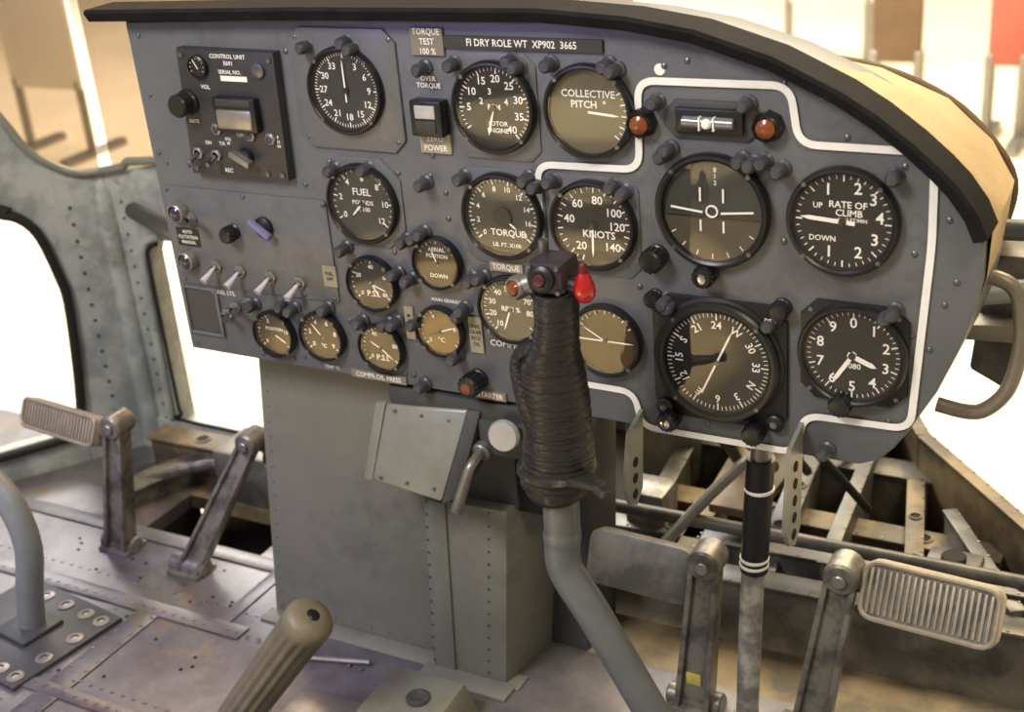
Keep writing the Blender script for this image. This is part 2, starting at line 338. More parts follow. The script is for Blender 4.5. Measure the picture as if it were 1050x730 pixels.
for x,z,r,h,m,c in [(-.442,.546,.010,.020,BLACK,None),(-.396,.536,.009,.018,BLACK,CHROME),(-.635,.398,.0105,.024,BLACK,mat("dull_red_cap",(110,62,52),.4)),(-.909,.523,.008,.018,BLACK,None),(-.278,.4345,.009,.018,BLACK,None),(-.433,.393,.009,.018,BLACK,CHROME),(-.354,.393,.009,.018,BLACK,None),(-.445,.508,.007,.014,BLACK,None),(-.331,.512,.008,.014,BLACK,None)]:
    knob(x,z,r,h,m,c).done("control_knob",ROOT)
# ---- gauges ----
gauge("gyro_compass_repeater",-.744,.677,.0415,mat("dial_slate",(38,42,44),.6,0,.05,12),(0,360),12,6,["","3","6","9","12","15","18","21","24","27","30","33"],[],[(0,.8,.0016,.3,WHITE)],.0088,.70)
gauge("rotor_rpm_gauge",-.589,.669,.0415,DIAL,(-125,140),8,5,["","5","10","15","20","25","30","35","40"],[("RPM",0,0,.007),("ROTOR",.05,-.35,.006),("ENGINE",.05,-.5,.006),("2",-.3,.12,.008),("3",-.08,.33,.008),("4",.3,.12,.008)],[(195,.72,.0022,.1,WHITE),(205,.55,.0018,.1,DIALG)],.0095,.70)
gauge("collective_pitch_gauge",-.498,.670,.0415,DIALO_REFL,(60,130),4,2,["","","","",""],[("COLLECTIVE",0,.36,.0088),("PITCH  °",0,.14,.0088)],[(95,.80,.0022,.0,WHITE)],.008,.8,hub=0)
gauge("torque_gauge",-.590,.569,.0415,mat("dial_torque",(58,57,46),.6,0,.05,12),(-130,130),9,4,["0","2","4","6","8","10","12","14","16","18"],[("TORQUE",.1,-.38,.0088),("LB. FT. X100",.05,-.66,.0055)],[(128,.5,.0018,.1,WHITE)],.007,.72,hub=.26)
gauge("airspeed_indicator",-.500,.569,.0415,DIAL,(200,485),14,2,[""],[("40",-.55,.10,.0105),("60",-.34,.45,.0105),("80",.12,.55,.0105),("100",.48,.30,.0105),("120",.54,.0,.0105),("140",.42,-.46,.0105),("20",-.3,-.48,.0105),("KNOTS",.12,-.2,.0095)],[(182,.8,.002,-.1,WHITE)])
gauge("rate_of_climb_indicator",-.281,.593,.0455,DIAL,(-90,270),8,5,[""],[("1",-.27,.56,.0135),("2",.25,.60,.0135),("3",.52,.42,.0135),("4",.64,.10,.0135),("3",.56,-.30,.0135),("2",.28,-.56,.0135),("1",-.24,-.58,.0135),("RATE OF",.08,.30,.0078),("CLIMB",.10,.15,.0078),("UP",-.45,.26,.0065),("DOWN",-.36,-.34,.0065),("x1000 FT/MIN",.14,.03,.0044)],[(-86,.86,.0036,.25,WHITE)])
gauge("altimeter",-.270,.479,.0455,DIAL,(0,360),10,5,[str(i) for i in range(10)],[("1080",0,-.22,.007)],[(212,.78,.0036,.1,WHITE),(112,.55,.0044,.1,WHITE)],.0128,.72,square=True)
gauge("fuel_gauge",-.742,.568,.040,DIALG,(-120,130),6,4,["0","2","4","6","8","10","12"],[("FUEL",0,.28,.0098),("POUNDS",0,.02,.006),("X 100",0,-.15,.006)],[(225,.5,.0018,.1,WHITE)],.0085,.72)
gauge("oil_pressure_gauge",-.743,.486,.029,DIAL,(-130,130),4,5,["0","20","40","60","80"],[("P.S.I.",0,-.38,.0085)],[(150,.6,.0016,.1,WHITE),(110,.7,.0014,.1,WHITE)],.006,.68)
gauge("aerial_position_indicator",-.665,.516,.0265,DIALB_REFL,(-60,60),4,2,[""]*5,[("AERIAL",0,.5,.0058),("POSITION",0,.25,.0053),("DOWN",0,-.5,.0058)],[(-20,.6,.0014,.1,WHITE)],.006,.7)
gauge("oil_temperature_gauge",-.876,.414,.0261,DIALB_REFL,(-130,130),5,4,["0","","5","","10",""],[("POSITION",0,.2,.005)],[(120,.75,.0014,.1,WHITE)],.006,.66)
gauge("jet_pipe_temperature_gauge",-.814,.420,.0275,DIALB_REFL,(-130,130),5,4,["0","2","4","6","8","9"],[("°C",0,-.4,.006)],[(-40,.75,.0014,.1,WHITE)],.007,.66)
gauge("oil_pressure_gauge",-.742,.417,.0265,DIALB_REFL,(-130,130),5,4,["0","","40","","80",""],[("P.S.I.",0,-.42,.0085)],[(130,.75,.0014,.1,WHITE),(-60,.6,.0014,.1,WHITE)],.006,.7)
gauge("gearbox_oil_gauge",-.670,.445,.0265,mat("dial_reflection_gold",(112,82,28),.5,0,.3,25),(-130,130),5,4,["0","","4","","8",""],[("°C",0,-.35,.007)],[(70,.75,.0014,.1,WHITE),(-110,.6,.0014,.1,BLACK)],.006,.7)  # gold dial colour imitates a warm reflection in the glass
gauge("turbine_rpm_gauge",-.590,.478,.034,DIALG,(-140,130),8,4,["10","20","30","40","50","60","70","80",""],[("RPM %",0,.0,.007)],[(200,.75,.0016,.1,WHITE)],.0078,.68)
gauge("cross_pointer_gauge",-.494,.460,.0356,DIALB_REFL,(-60,60),6,2,[""]*7,[],[(90,.9,.0014,.9,WHITE),(-60,.8,.0012,.1,WHITE)],.006,.7)
q=gauge("attitude_indicator",-.390,.592,.050,DIALG,(0,0),0,0,[],[],[],bez=.86,hub=0)
p=MB(); cx,cz,ri=-.390,.592,.043
AHL=mat("horizon_lower_drum",(70,64,50),.5,0,.1,30)
pts=[pol(cx,cz,ri,a) for a in range(95,266,10)]; p.plate([(x,z) for x,z in pts],-.0044,-.0037,AHL)
p.box((cx-ri*.95,-.0050,cz-.006),(cx+ri*.95,-.0045,cz-.0045),BLACK)
for s in (-1,1):
    p.hexa([(cx+s*.036,-.0058,cz+.001),(cx+s*.008,-.0058,cz-.002),(cx+s*.008,-.0053,cz-.002),(cx+s*.036,-.0053,cz+.001),(cx+s*.036,-.0058,cz+.0027),(cx+s*.008,-.0058,cz-.0002),(cx+s*.008,-.0053,cz-.0002),(cx+s*.036,-.0053,cz+.0027)],WHITE)
    p.box((cx+s*.010-.0008,-.0055,cz+.008),(cx+s*.010+.0008,-.005,cz+.020),WHITE); p.box((cx+s*.010-.0008,-.0055,cz-.018),(cx+s*.010+.0008,-.005,cz-.008),WHITE)
p.lathe([(.0055,.0045),(.0055,.0058),(.0042,.0058),(.0042,.0045)],(cx,0,cz),(0,-1,0),WHITE,20)
for k in range(-3,4): tick(p,cx,cz,ri*.86,ri*.97,180+k*20,.0009,.0052)
text(p,"0\n1\n2",cx+.003,cz+.030,.0046,.0055)
p.done("horizon_display",q)
q=gauge("radio_compass",-.387,.456,.0565,DIAL,(0,360),12,6,["24","W","30","33","N","3","6","E","12","15","S","21"],[],[(25,.72,.0018,.72,WHITE)],.0098,.73,bez=.84,hub=.05,rotl=True)
for o_ in q.children: o_.location.y-=.004
p=MB(); cx,cz=-.387,.453
p.plate(octo(cx-.061,cz-.057,cx+.061,cz+.060,.014),-.0042,-.0002,BLACK,bev=.0012)
p.lathe([(.0595,.004),(.0595,.006),(.056,.0075)],(cx,0,cz+.003),(0,-1,0),BLACK,48)
for sx_,sz_ in ((-1,1),(1,1),(-1,-1),(1,-1)): p.lathe([(.008,.004),(.008,.007),(.006,.0085),(0,.009)],(cx+sx_*.051,0,cz+sz_*.049),(0,-1,0),BLACK,16); p.lathe([(.0035,.0085),(.003,.0105),(0,.011)],(cx+sx_*.051,0,cz+sz_*.049),(0,-1,0),SCREW,12)
text(p,"DF",cx+.047,cz+.05,.012,.005)
p.done("mounting_flange",q)

# ---- control unit ----
q=empty("radio_control_unit",(-.88,0,.65)); p=MB()
BX=mat("control_unit_black",(48,49,52),.45,0,.2,50,wear=((110,108,104),80,.68))
p.plate([(-.935,.712),(-.942,.585),(-.821,.586),(-.817,.711)],-.011,-.0001,BX,bev=.002)
p.lathe([(.0115,.011),(.0115,.015),(.010,.016),(.0095,.014),(0,.014)],(-.909,0,.695),(0,-1,0),BLACK,24); tick(p,-.909,.695,-.002,.008,-30,.001,.0145)
for a in range(-120,121,30): tick(p,-.909,.695,.0075,.009,a,.0006,.0145)
p.lathe([(.007,.011),(.007,.014),(.004,.015),(0,.015)],(-.836,0,.694),(0,-1,0),SCREW,16)
p.lathe([(.013,.010),(.013,.014),(.0115,.016),(.0115,.028),(.010,.030),(0,.030)],(-.930,0,.659),(0,-1,0),BLACK,24)
p.box((-.893,-.020,.634),(-.842,-.010,.668),BLACK,.002); p.box((-.889,-.0225,.637),(-.846,-.018,.657),STEEL,.003); p.box((-.889,-.021,.659),(-.846,-.018,.667),DIALG,.002)
text(p,"CONTROL UNIT",-.872,.7055,.0113,.0058); text(p,"E691",-.872,.699,.0113,.0058); text(p,"SERIAL NO.",-.872,.6905,.0113,.0054)
p.box((-.884,-.0116,.682),(-.852,-.011,.687),WHITE); text(p,"VOL",-.905,.675,.0113,.0058); text(p,"GATE",-.927,.640,.0113,.005)
text(p,"OFF",-.872,.629,.0113,.005); text(p,"ADJ\nM",-.888,.622,.0113,.0045); text(p,"REC",-.893,.592,.0113,.0058); text(p,"ON       T/R",-.905,.619,.0113,.005); text(p,"P\nO\nW",-.826,.625,.0113,.0045)
for x,z in ((-.928,.608),(-.905,.607),(-.899,.634),(-.858,.630),(-.834,.628)): 
    p.lathe([(.0062,.011),(.0062,.014),(.004,.015)],(x,0,z),(0,-1,0),STEEL,6,False)
    if z<.62: p.cyl((x,-.013,z),(x+.002,-.030,z-.005),.0024,CHROME,10)
    else: p.lathe([(.004,.014),(0,.017)],(x,0,z),(0,-1,0),KNOB,12)
p.lathe([(.009,.011),(.009,.016),(.008,.018),(0,.018)],(-.868,0,.608),(0,-1,0),BLACK,20); p.hexa([(-.879,-.017,.611),(-.857,-.017,.600),(-.857,-.026,.600),(-.879,-.026,.611),(-.877,-.017,.617),(-.855,-.017,.606),(-.855,-.026,.606),(-.877,-.026,.617)],STEEL,.001)
for x,z in ((-.929,.706),(-.823,.704),(-.934,.592),(-.827,.592),(-.845,.592)): p.lathe([(.003,.011),(.0028,.0125),(0,.013)],(x,0,z),(0,-1,0),SCREW,10)
p.done("control_unit_body",q)
def toggle(x,z,d=(-.002,-.006),tip=WHITE):
    p=MB(); p.lathe([(.007,0),(.007,.003),(.0045,.0035),(.004,.007),(.003,.008)],(x,-.002,z),(0,-1,0),STEEL,6,False)
    p.sweep([(x,-.006,z),(x+d[0]*.5,-.012,z+d[1]*.5),(x+d[0]*1.2,-.022,z+d[1]*1.2)],[.0022,.0026,.0044],tip,12,3); p.done("toggle_switch",ROOT)
TIP=mat("toggle_ivory",(190,184,190),.35,0,.08,60)
for x,z in ((-.940,.482),(-.909,.480),(-.870,.478),(-.833,.476)): toggle(x,z,(-.004,-.009),TIP)
toggle(-.962,.533,(.016,.001),KNOB); toggle(-.924,.437,(.012,.003),KNOB); toggle(-.937,.428,(.012,.003),KNOB); toggle(-.905,.445,(.012,.004),KNOB)
p=MB(); p.lathe([(.011,.002),(.011,.006),(.006,.009),(0,.009)],(-.868,0,.532),(0,-1,0),BLACK,20)
p.hexa([(-.881,-.008,.538),(-.856,-.008,.521),(-.856,-.016,.521),(-.881,-.016,.538),(-.878,-.008,.544),(-.853,-.008,.528),(-.853,-.016,.528),(-.878,-.016,.544)],PURP,.003); p.done("rotary_selector_switch",ROOT)
for x,z in ((-.976,.539),(-.975,.486)):
    p=MB(); p.lathe([(.0115,0),(.0115,.005),(.010,.010),(.0085,.011),(.008,.009)],(x,-.002,z),(0,-1,0),STEEL,24); p.lathe([(.0084,.010),(.006,.013),(0,.015)],(x,0,z),(0,-1,0),mat("violet_lens",(46,38,54),.15,0,.2,50,coat=1),20); p.done("indicator_lamp",ROOT)

# ---------- cyclic stick ----------
CY=-.12
q=empty("cyclic_control_stick",(-.485,CY,.3)); p=MB()
sec=[(.366,-.492,0,.023,.023),(.378,-.493,0,.0315,.027),(.392,-.489,0,.033,.029),(.405,-.488,0,.0315,.028),(.43,-.487,0,.0295,.028),(.455,-.486,-.001,.0295,.027),(.475,-.487,-.002,.0290,.026),(.492,-.487,-.003,.0270,.025),(.503,-.484,-.004,.0225,.023),(.515,-.480,-.005,.0190,.021),(.535,-.477,-.006,.0180,.020),(.553,-.476,-.007,.0180,.019),(.562,-.476,-.008,.017,.018)]
n=48; rings=[]; SS=[]
for a,b_ in zip(sec,sec[1:]):
    for k in range(8):
        t=k/8; SS.append([u*(1-t)+v*t for u,v in zip(a,b_)])
SS.append(list(sec[-1]))
for i,(z,cx,cy,rx,ry) in enumerate(SS):
    wob=.0003*math.sin(i*1.9)+.0003*math.sin(i*.77)
    rings.append([p.bm.verts.new((cx+(rx+wob)*math.cos(2*math.pi*k/n),CY+cy+(ry+wob)*math.sin(2*math.pi*k/n),z+.002*math.sin(2*math.pi*k/n))) for k in range(n)])
for a,b_ in zip(rings,rings[1:]):
    for k in range(n): p.face([a[k],a[(k+1)%n],b_[(k+1)%n],b_[k]],GRIP,True)
p.face(rings[0][::-1],GRIP); p.face(rings[-1],GRIP)
p.sweep([(-.496,CY-.010,.440),(-.504,CY-.012,.462),(-.511,CY-.012,.478),(-.5145,CY-.012,.490),(-.510,CY-.010,.501),(-.497,CY-.008,.507),(-.486,CY-.006,.508)],[.016,.013,.009,.006,.006,.008,.009],GRIP,14,5)
p.done("wrapped_handgrip",q,70)
p=MB()
p.box((-.4930,CY-.024,.561),(-.4605,CY+.010,.589),mat("stick_head",(56,48,52),.35,0,.15,40),.006)
p.lathe([(.0110,0),(.0110,.005),(.008,.007),(.006,.007),(.006,.003)],(-.477,CY-.024,.576),(0,-1,.15),BLACK,22); p.lathe([(.006,.004),(.005,.009),(0,.010)],(-.477,CY-.024,.576),(0,-1,.15),mat("maroon_button",(70,34,40),.3),16)
for dx in (-.012,.012):
    for dz in (.565,.585): p.lathe([(.0022,0),(.002,.0015),(0,.002)],(-.4767+dx,CY-.0239,dz),(0,-1,0),SCREW,8)
p.cyl((-.494,CY-.010,.566),(-.506,CY-.013,.561),.0085,STEEL,18); p.lathe([(.010,0),(.010,.007),(.008,.010),(.007,.010)],(-.505,CY-.010,.561),(-.3,-1,.1),STEEL,20); p.lathe([(.007,.008),(.005,.012),(0,.013)],(-.505,CY-.010,.561),(-.3,-1,.1),AMBER,16)
p.lathe([(.004,0),(.004,.012),(0,.013)],(-.486,CY-.003,.588),(0,0,1),SCREW,10)
p.cyl((-.461,CY-.010,.568),(-.449,CY-.012,.567),.0075,BLACK,16)
p.lathe([(0,-.011),(.005,-.0095),(.0082,-.005),(.009,0),(.008,.0055),(.006,.011),(.0036,.015),(0,.016)],(-.4465,CY-.014,.566),(0,-.05,1),RED,22)
p.lathe([(.004,.013),(.0036,.020),(.0015,.023),(0,.023)],(-.4465,CY-.014,.566),(0,-.05,1),mat("dark_red_guard",(96,26,24),.3),10)
p.done("stick_head_and_buttons",q)
p=MB()
COL=mat("worn_black_alloy",(60,58,56),.42,.5,.2,60,c2=(120,118,112),patch=.58)
p.lathe([(.022,-.016),(.0265,-.014),(.028,-.010),(.028,.006),(.0335,.008),(.0335,.012),(.030,.014),(0,.014)],(-.492,CY,.383),(0,0,1),COL,32)
p.hexa([(-.475,CY-.022,.388),(-.438,CY-.030,.393),(-.438,CY-.018,.393),(-.475,CY+.005,.388),(-.475,CY-.022,.397),(-.434,CY-.030,.399),(-.434,CY-.018,.399),(-.475,CY+.005,.397)],COL,.002)
p.cyl((-.440,CY-.028,.396),(-.428,CY-.034,.395),.005,COL,12)
TB=mat("stick_tube_grey",(110,114,116),.36,.3,.12,30,wear=((150,150,146),50,.70))
p.sweep([(-.489,CY,.375),(-.490,CY,.33),(-.4915,CY,.300),(-.486,CY,.281),(-.463,CY,.244),(-.411,CY,.151),(-.37,CY,.078),(-.330,CY,.008)],.0160,TB,24,5)
p.lathe([(.0163,0),(.0168,.003),(.0168,.010),(.0163,.013)],(-.4905,CY,.318),(0,0,1),TB,24)
p.lathe([(.035,0),(.035,.008),(.024,.014),(.0165,.03)],(-.326,CY,.0),(0,0,1),STEEL,24)
p.done("stick_tube",q)

# ---------- lever box under panel ----------
q=empty("throttle_lever_box",(-.69,0,.32)); p=MB()
p.hexa([(-.757,-.030,.277),(-.672,-.034,.270),(-.672,.04,.30),(-.757,.04,.30),(-.748,-.002,.352),(-.650,-.002,.362),(-.650,.04,.362),(-.748,.04,.352)],GREYL,.003)
p.hexa([(-.776,-.02,.268),(-.757,-.031,.276),(-.757,-.027,.280),(-.776,-.016,.272),(-.762,.0,.350),(-.748,-.004,.352),(-.748,.002,.354),(-.762,.004,.352)],GREYL,.001)
p.hexa([(-.672,-.035,.268),(-.655,-.03,.276),(-.655,.04,.29),(-.672,.04,.29),(-.650,-.003,.3625),(-.636,-.002,.362),(-.636,.04,.362),(-.650,.04,.362)],PANELD,.001)
p.box((-.745,0,.352),(-.56,.045,.373),PANELD,.003)
p.box((-.64,-.004,.316),(-.575,.04,.355),PANELD,.004)
for u in (.12,.5,.88):
    for v in (.06,.94):
        x=-.757+.085*u+v*.012; z=.277+.076*v; y=-.032+.028*v; p.lathe([(.002,0),(.0018,.001),(0,.0015)],(x,y,z),(0,-.94,.34),SCREW,8)
for dz in (0,-.016): p.lathe([(.0035,0),(.003,.001),(0,.0012)],(-.63+.02,-.0042,.345+dz),(0,-1,0),STEEL,10)
p.done("lever_box_body",q)
p=MB(); p.lathe([(.016,0),(.016,.004),(.0145,.0065),(0,.007)],(-.603,-.014,.349),(.1,-1,.15),mat("silver_knob",(176,178,176),.35,.3,.05,40),28); p.cyl((-.603,-.014,.349),(-.603,.0,.349),.006,STEEL,12)
p.sweep([(-.636,-.004,.322),(-.636,-.028,.316),(-.642,-.031,.300),(-.657,-.031,.262)],[.005,.005,.0055,.0062],STEEL,14,5)
p.cyl((-.636,.0,.322),(-.636,-.010,.320),.010,STEEL,18)
p.done("lever_and_knob",q)

# ---------- pedestal ----------
q=empty("centre_pedestal",(-.8,.1,.15)); p=MB()
def lean(x,z,k=.12): return x-(.36-z)*k
p.hexa([(-.994,.05,0),(-.745,.05,0),(-.745,.17,0),(-.994,.17,0),(-.950,.05,.377),(-.715,.05,.377),(-.715,.17,.377),(-.950,.17,.377)],GREY,.002)
p.hexa([(-.746,.03,.0),(-.658,.03,.0),(-.640,.17,.0),(-.746,.17,.0),(-.731,.03,.226),(-.636,.03,.230),(-.615,.17,.230),(-.731,.17,.226)],GREY,.002)
p.hexa([(-.750,.027,.0),(-.722,.027,.0),(-.722,.05,.0),(-.750,.05,.0),(-.736,.027,.226),(-.710,.027,.226),(-.710,.05,.226),(-.736,.05,.226)],GREY,.001)
p.hexa([(-.66,.12,0),(-.60,.12,0),(-.60,.2,0),(-.66,.2,0),(-.63,.12,.37),(-.58,.12,.37),(-.58,.2,.37),(-.63,.2,.37)],PANELD,.002)
p.box((-.73,.05,.22),(-.60,.17,.376),DARK,.002)
p.box((-.69,.045,.225),(-.63,.052,.30),PANELD,.002)
p.box((-1.0,.025,0),(-.64,.05,.003),GREY,.001); p.box((-.76,.002,0),(-.645,.03,.004),GREY,.001)
p.done("pedestal_body",q)
p=MB()
for k in range(14):
    z=.012+k*.0163
    for xx in (lean(-.712,z,.07),lean(-.644,z,.1)+.012): p.lathe([(.0016,0),(.0013,.001),(0,.0012)],(xx-.012,.0268 if xx<-.69 else .0298,z),(0,-1,0),SCREW,8)
for k in range(18):
    z=.01+k*.02; p.lathe([(.0014,0),(0,.001)],(lean(-.942,z,.117),.0498,z),(0,-1,0),SCREW,8)
for k in range(9): p.lathe([(.0014,0),(0,.001)],(-.98+k*.026,.0498,.012),(0,-1,0),SCREW,8)
p.done("pedestal_rivets",q)

# ---------- collective lever ----------
q=empty("collective_lever",(-.82,-.15,.1)); p=MB(); n=60
tip=Vector((-.762,-.15,.186)); base=Vector((-.905,-.15,0.0)); ax=(tip-base).normalized(); L=(tip-base).length
qq=Vector((0,0,1)).rotation_difference(ax).to_matrix(); rings=[]
for r,h,rib in [(.020,0.0,0),(.0225,.02,1),(.0235,.08,1),(.0245,L*.75,1),(.0255,L-.025,1),(.0255,L-.018,0),(.0255,L-.008,0),(.021,L-.001,0),(.010,L+.002,0)]:
    rings.append([p.bm.verts.new(base+qq@Vector(((r-(.0022 if (k%4<2 and rib) else 0))*math.cos(2*math.pi*k/n),(r-(.0022 if (k%4<2 and rib) else 0))*math.sin(2*math.pi*k/n),h))) for k in range(n)])
for A,B in zip(rings,rings[1:]):
    for k in range(n): p.face([A[k],A[(k+1)%n],B[(k+1)%n],B[k]],OLIVE,True)
p.face(rings[-1],OLIVE); p.lathe([(.007,0),(.006,.001),(0,.001)],tip+ax*.002,ax,BLACK,16)
p.done("ribbed_grip",q,50)
MJ=Matrix.Translation((.030,-.022,0))
p=MB(); p.hexa([(-.80,-.10,0),(-.69,-.10,0),(-.69,.0,0),(-.80,.0,0),(-.79,-.09,.040),(-.70,-.09,.040),(-.70,-.01,.045),(-.79,-.01,.045)],GREY,.004,MJ)
p.lathe([(.013,0),(.013,.004),(.009,.005),(.007,.004),(0,.003)],(-.705,-.072,.042),(0,0,1),SCREW,18)
p.box((-.86,-.12,.0),(-.78,-.07,.012),STEEL,.002)
p.cyl((-.90,-.02,.004),(-.82,-.0,.006),.003,STEEL,8)
p.done("floor_junction_box")

# ---------- left curved tube on plate ----------
q=empty("seat_frame_tube",(-1.25,-.1,.1)); p=MB()
p.sweep([(-1.258,-.1,.004),(-1.245,-.1,.06),(-1.226,-.1,.125),(-1.232,-.1,.175),(-1.258,-.1,.212),(-1.32,-.1,.245)],.0165,TUBEF,20,6)
p.done("bent_tube",q)
p=MB(); MP=Matrix.Translation((-1.258,-.115,0))@Matrix.Rotation(math.radians(-8),4,'Z')
p.box((-.10,-.075,0),(.085,.085,.006),PANELD,.001,MP)
p.box((-.03,-.02,.006),(.03,.04,.012),PANELD,.002,MP)
WA=mat("washer_alloy",(138,134,128),.4,.4,.2,60)
for dx in (-.08,-.04,.0,.04,.07):
    for dy in (-.06,.065):
        c=MP@Vector((dx,dy,.006)); p.lathe([(.0105,0),(.0105,.0015),(.005,.0025),(.004,.0012),(0,.001)],c,(0,0,1),WA,18,segm=[WA,WA,DARK,WA])
for dy in (-.02,.025):
    c=MP@Vector((.07,dy,.006)); p.lathe([(.0105,0),(.0105,.0015),(.005,.0025),(.004,.0012),(0,.001)],c,(0,0,1),WA,18,segm=[WA,WA,DARK,WA])
p.done("base_plate",q)

# ---------- rudder pedals ----------
def pedal(o,wid,hei,arm_base,arm_top,armw,tilt,side,mt=PEDAL,ribs=12,yaw=0,tag=False):
    q=empty("rudder_pedal",o); p=MB()
    M=Matrix.Translation(o)@Matrix.Rotation(yaw,4,'Z')@Matrix.Rotation(tilt,4,'X')
    t=rounded([(-wid/2,-hei/2),(wid/2,-hei/2),(wid/2,hei/2),(-wid/2,hei/2)],hei*.25,4)
    f=lambda u,v,w:tuple(M@Vector((u,w,v)))
    p.plate([(a.x,a.y) for a in t],-.006,.010,mt,f,.002)
    if ribs>3: p.plate([(a.x*.93,a.y*.86) for a in t],-.0065,-.006,WORN,f)
    for k in range(ribs if ribs>3 else 0):
        x=-wid/2*.86+wid*.86*k/(ribs-1); p.box((x-wid*.012,-.0085,-hei*.38),(x+wid*.012,-.006,hei*.38),mt,.0006,M)
    if ribs>3:
        rr=[M@Vector((a.x*.96,-.0075,a.y*.93)) for a in t]; p.sweep(rr+[rr[0]],.0028,mt,8,1)
    p.done("tread_pad",q)
    p=MB(); a=Vector(arm_base); b_=Vector(arm_top); w=armw
    p.hexa([tuple(a+Vector((-w*.65,-.012,0))),tuple(a+Vector((w*.65,-.012,0))),tuple(a+Vector((w*.65,.012,0))),tuple(a+Vector((-w*.65,.012,0))),tuple(b_+Vector((-w*.5,-.010,0))),tuple(b_+Vector((w*.5,-.010,0))),tuple(b_+Vector((w*.5,.010,0))),tuple(b_+Vector((-w*.5,.010,0)))],WORN,.003)
    for sx_ in (-1,1):
        p.hexa([tuple(a+Vector((sx_*w*.6-.003,-.018,0))),tuple(a+Vector((sx_*w*.6+.003,-.018,0))),tuple(a+Vector((sx_*w*.6+.003,.0,0))),tuple(a+Vector((sx_*w*.6-.003,.0,0))),tuple(b_+Vector((sx_*w*.46-.003,-.015,0))),tuple(b_+Vector((sx_*w*.46+.003,-.015,0))),tuple(b_+Vector((sx_*w*.46+.003,.0,0))),tuple(b_+Vector((sx_*w*.46-.003,.0,0)))],WORN,.001)
    if tag: c=a+(b_-a)*.22; p.box((c.x-.009,c.y-.0135,c.z-.005),(c.x+.007,c.y-.0115,c.z+.009),mat("yellow_tag",(196,180,90),.5),.0004)
    p.cyl(b_+Vector((0,-.018,0)),b_+Vector((0,.016,0)),w*.62,WORN,22); p.cyl(b_+Vector((0,-.022,0)),b_+Vector((0,.02,0)),w*.25,STEEL,16)
    pe=M@Vector((side*wid*.46,.006,0)); p.sweep([tuple(b_),tuple((b_+pe)/2),tuple(pe)],[w*.4,w*.35,w*.4],WORN,12,3)
    p.cyl(a+Vector((-w*1.1,0,.008)),a+Vector((w*1.1,0,.008)),.013,WORN,16); p.box((a.x-w,a.y-.02,a.z-.002),(a.x+w,a.y+.02,a.z+.006),WORN,.002)
    p.done("pedal_arm",q); return q
pedal(Vector((-.214,.080,.193)),.130,.058,(-.327,.08,.0),(-.297,.085,.205),.028,math.radians(-25),-1,PEDAL,20,math.radians(-4))
pedal(Vector((-.512,.085,.160)),.120,.060,(-.452,.08,.0),(-.434,.08,.19),.028,math.radians(-20),1,NG,3,math.radians(-3),True)
pedal(Vector((-1.345,.09,.182)),.150,.040,(-1.285,.09,.0),(-1.240,.09,.198),.026,math.radians(-25),1,PEDAL,22,math.radians(-6))
pedal(Vector((-1.035,.17,.150)),.07,.05,(-1.155,.08,.0),(-1.075,.15,.172),.026,math.radians(-20),-1,WORN,8)

# ---------- strut with tape bands ----------
p=MB(); ROD=mat("strut_worn_white",(120,118,112),.45,.1,.2,40,c2=(176,172,160),patch=.5)
p.sweep([(-.385,.05,.0),(-.379,.05,.16),(-.3755,.05,.214)],.0115,ROD,18,2)
p.sweep([(-.3755,.05,.210),(-.372,.05,.27),(-.368,.05,.335)],.0135,BLACK,18,2)
p.sweep([(-.368,.05,.33),(-.366,.05,.372)],.010,STEEL,18,1)
for z in (.215,.222,.300): 
    x=-.3755+(z-.214)*.07; p.cyl((x,.05,z),(x,.05,z+.004),.0142,WHITE,20)
p.box((-.40,.03,.356),(-.335,.07,.373),PANELD,.003); p.box((-.41,.02,0),(-.36,.08,.008),WORN,.002)
p.done("support_strut")
def bracket(x,z0,z1,y0,lean_):
    p=MB(); prof=[(-.002,z1),(y0*.9,z1-.01),(y0,z1-.03),(y0*1.1,z0+.03),(y0*.8,z0+.008),(y0*.4,z0),(y0*.05,z0+.012),(-.002,z0+.05)]
    p.plate(prof,x,x+.004,GREYL,lambda u,v,w:(w+(v-z0)*lean_,u,v),.0006)
    z=z0+.015
    while z<z1-.03:
        xx=x+.0041+(z-z0)*lean_; p.cyl((xx,y0*.55,z),(xx+.0008,y0*.55,z),.005,DARK,14); z+=.017
    p.done("perforated_bracket",ROOT)
bracket(-.470,.300,.395,-.036,.05); bracket(-.318,.292,.408,-.040,.02)

# ---------- right hand tubes ----------
q=empty("side_grab_handle",(-.16,.05,.48)); p=MB()
HT=mat("handle_tube",(124,118,106),.4,.2,.15,30)
p.sweep([(-.192,.05,.533),(-.172,.05,.537),(-.156,.05,.528),(-.150,.05,.505),(-.149,.05,.475),(-.156,.05,.440),(-.172,.05,.419),(-.188,.05,.414),(-.212,.05,.417)],.0065,HT,16,5)
p.sweep([(-.182,.10,.56),(-.14,.13,.550),(-.09,.16,.535)],.009,PANELD,14,3)
p.sweep([(-.192,.09,.505),(-.13,.12,.505),(-.06,.14,.505)],.010,TUBEF,14,3)
p.hexa([(-.21,.09,.46),(-.06,.13,.45),(-.06,.2,.45),(-.21,.14,.46),(-.205,.09,.475),(-.06,.13,.475),(-.06,.2,.475),(-.2,.14,.475)],HT,.003)
p.hexa([(-.2,.12,.42),(-.16,.12,.40),(-.16,.16,.40),(-.2,.16,.42),(-.19,.12,.53),(-.15,.12,.53),(-.15,.16,.53),(-.19,.16,.53)],NG,.003)
p.done("handle_loop",q)

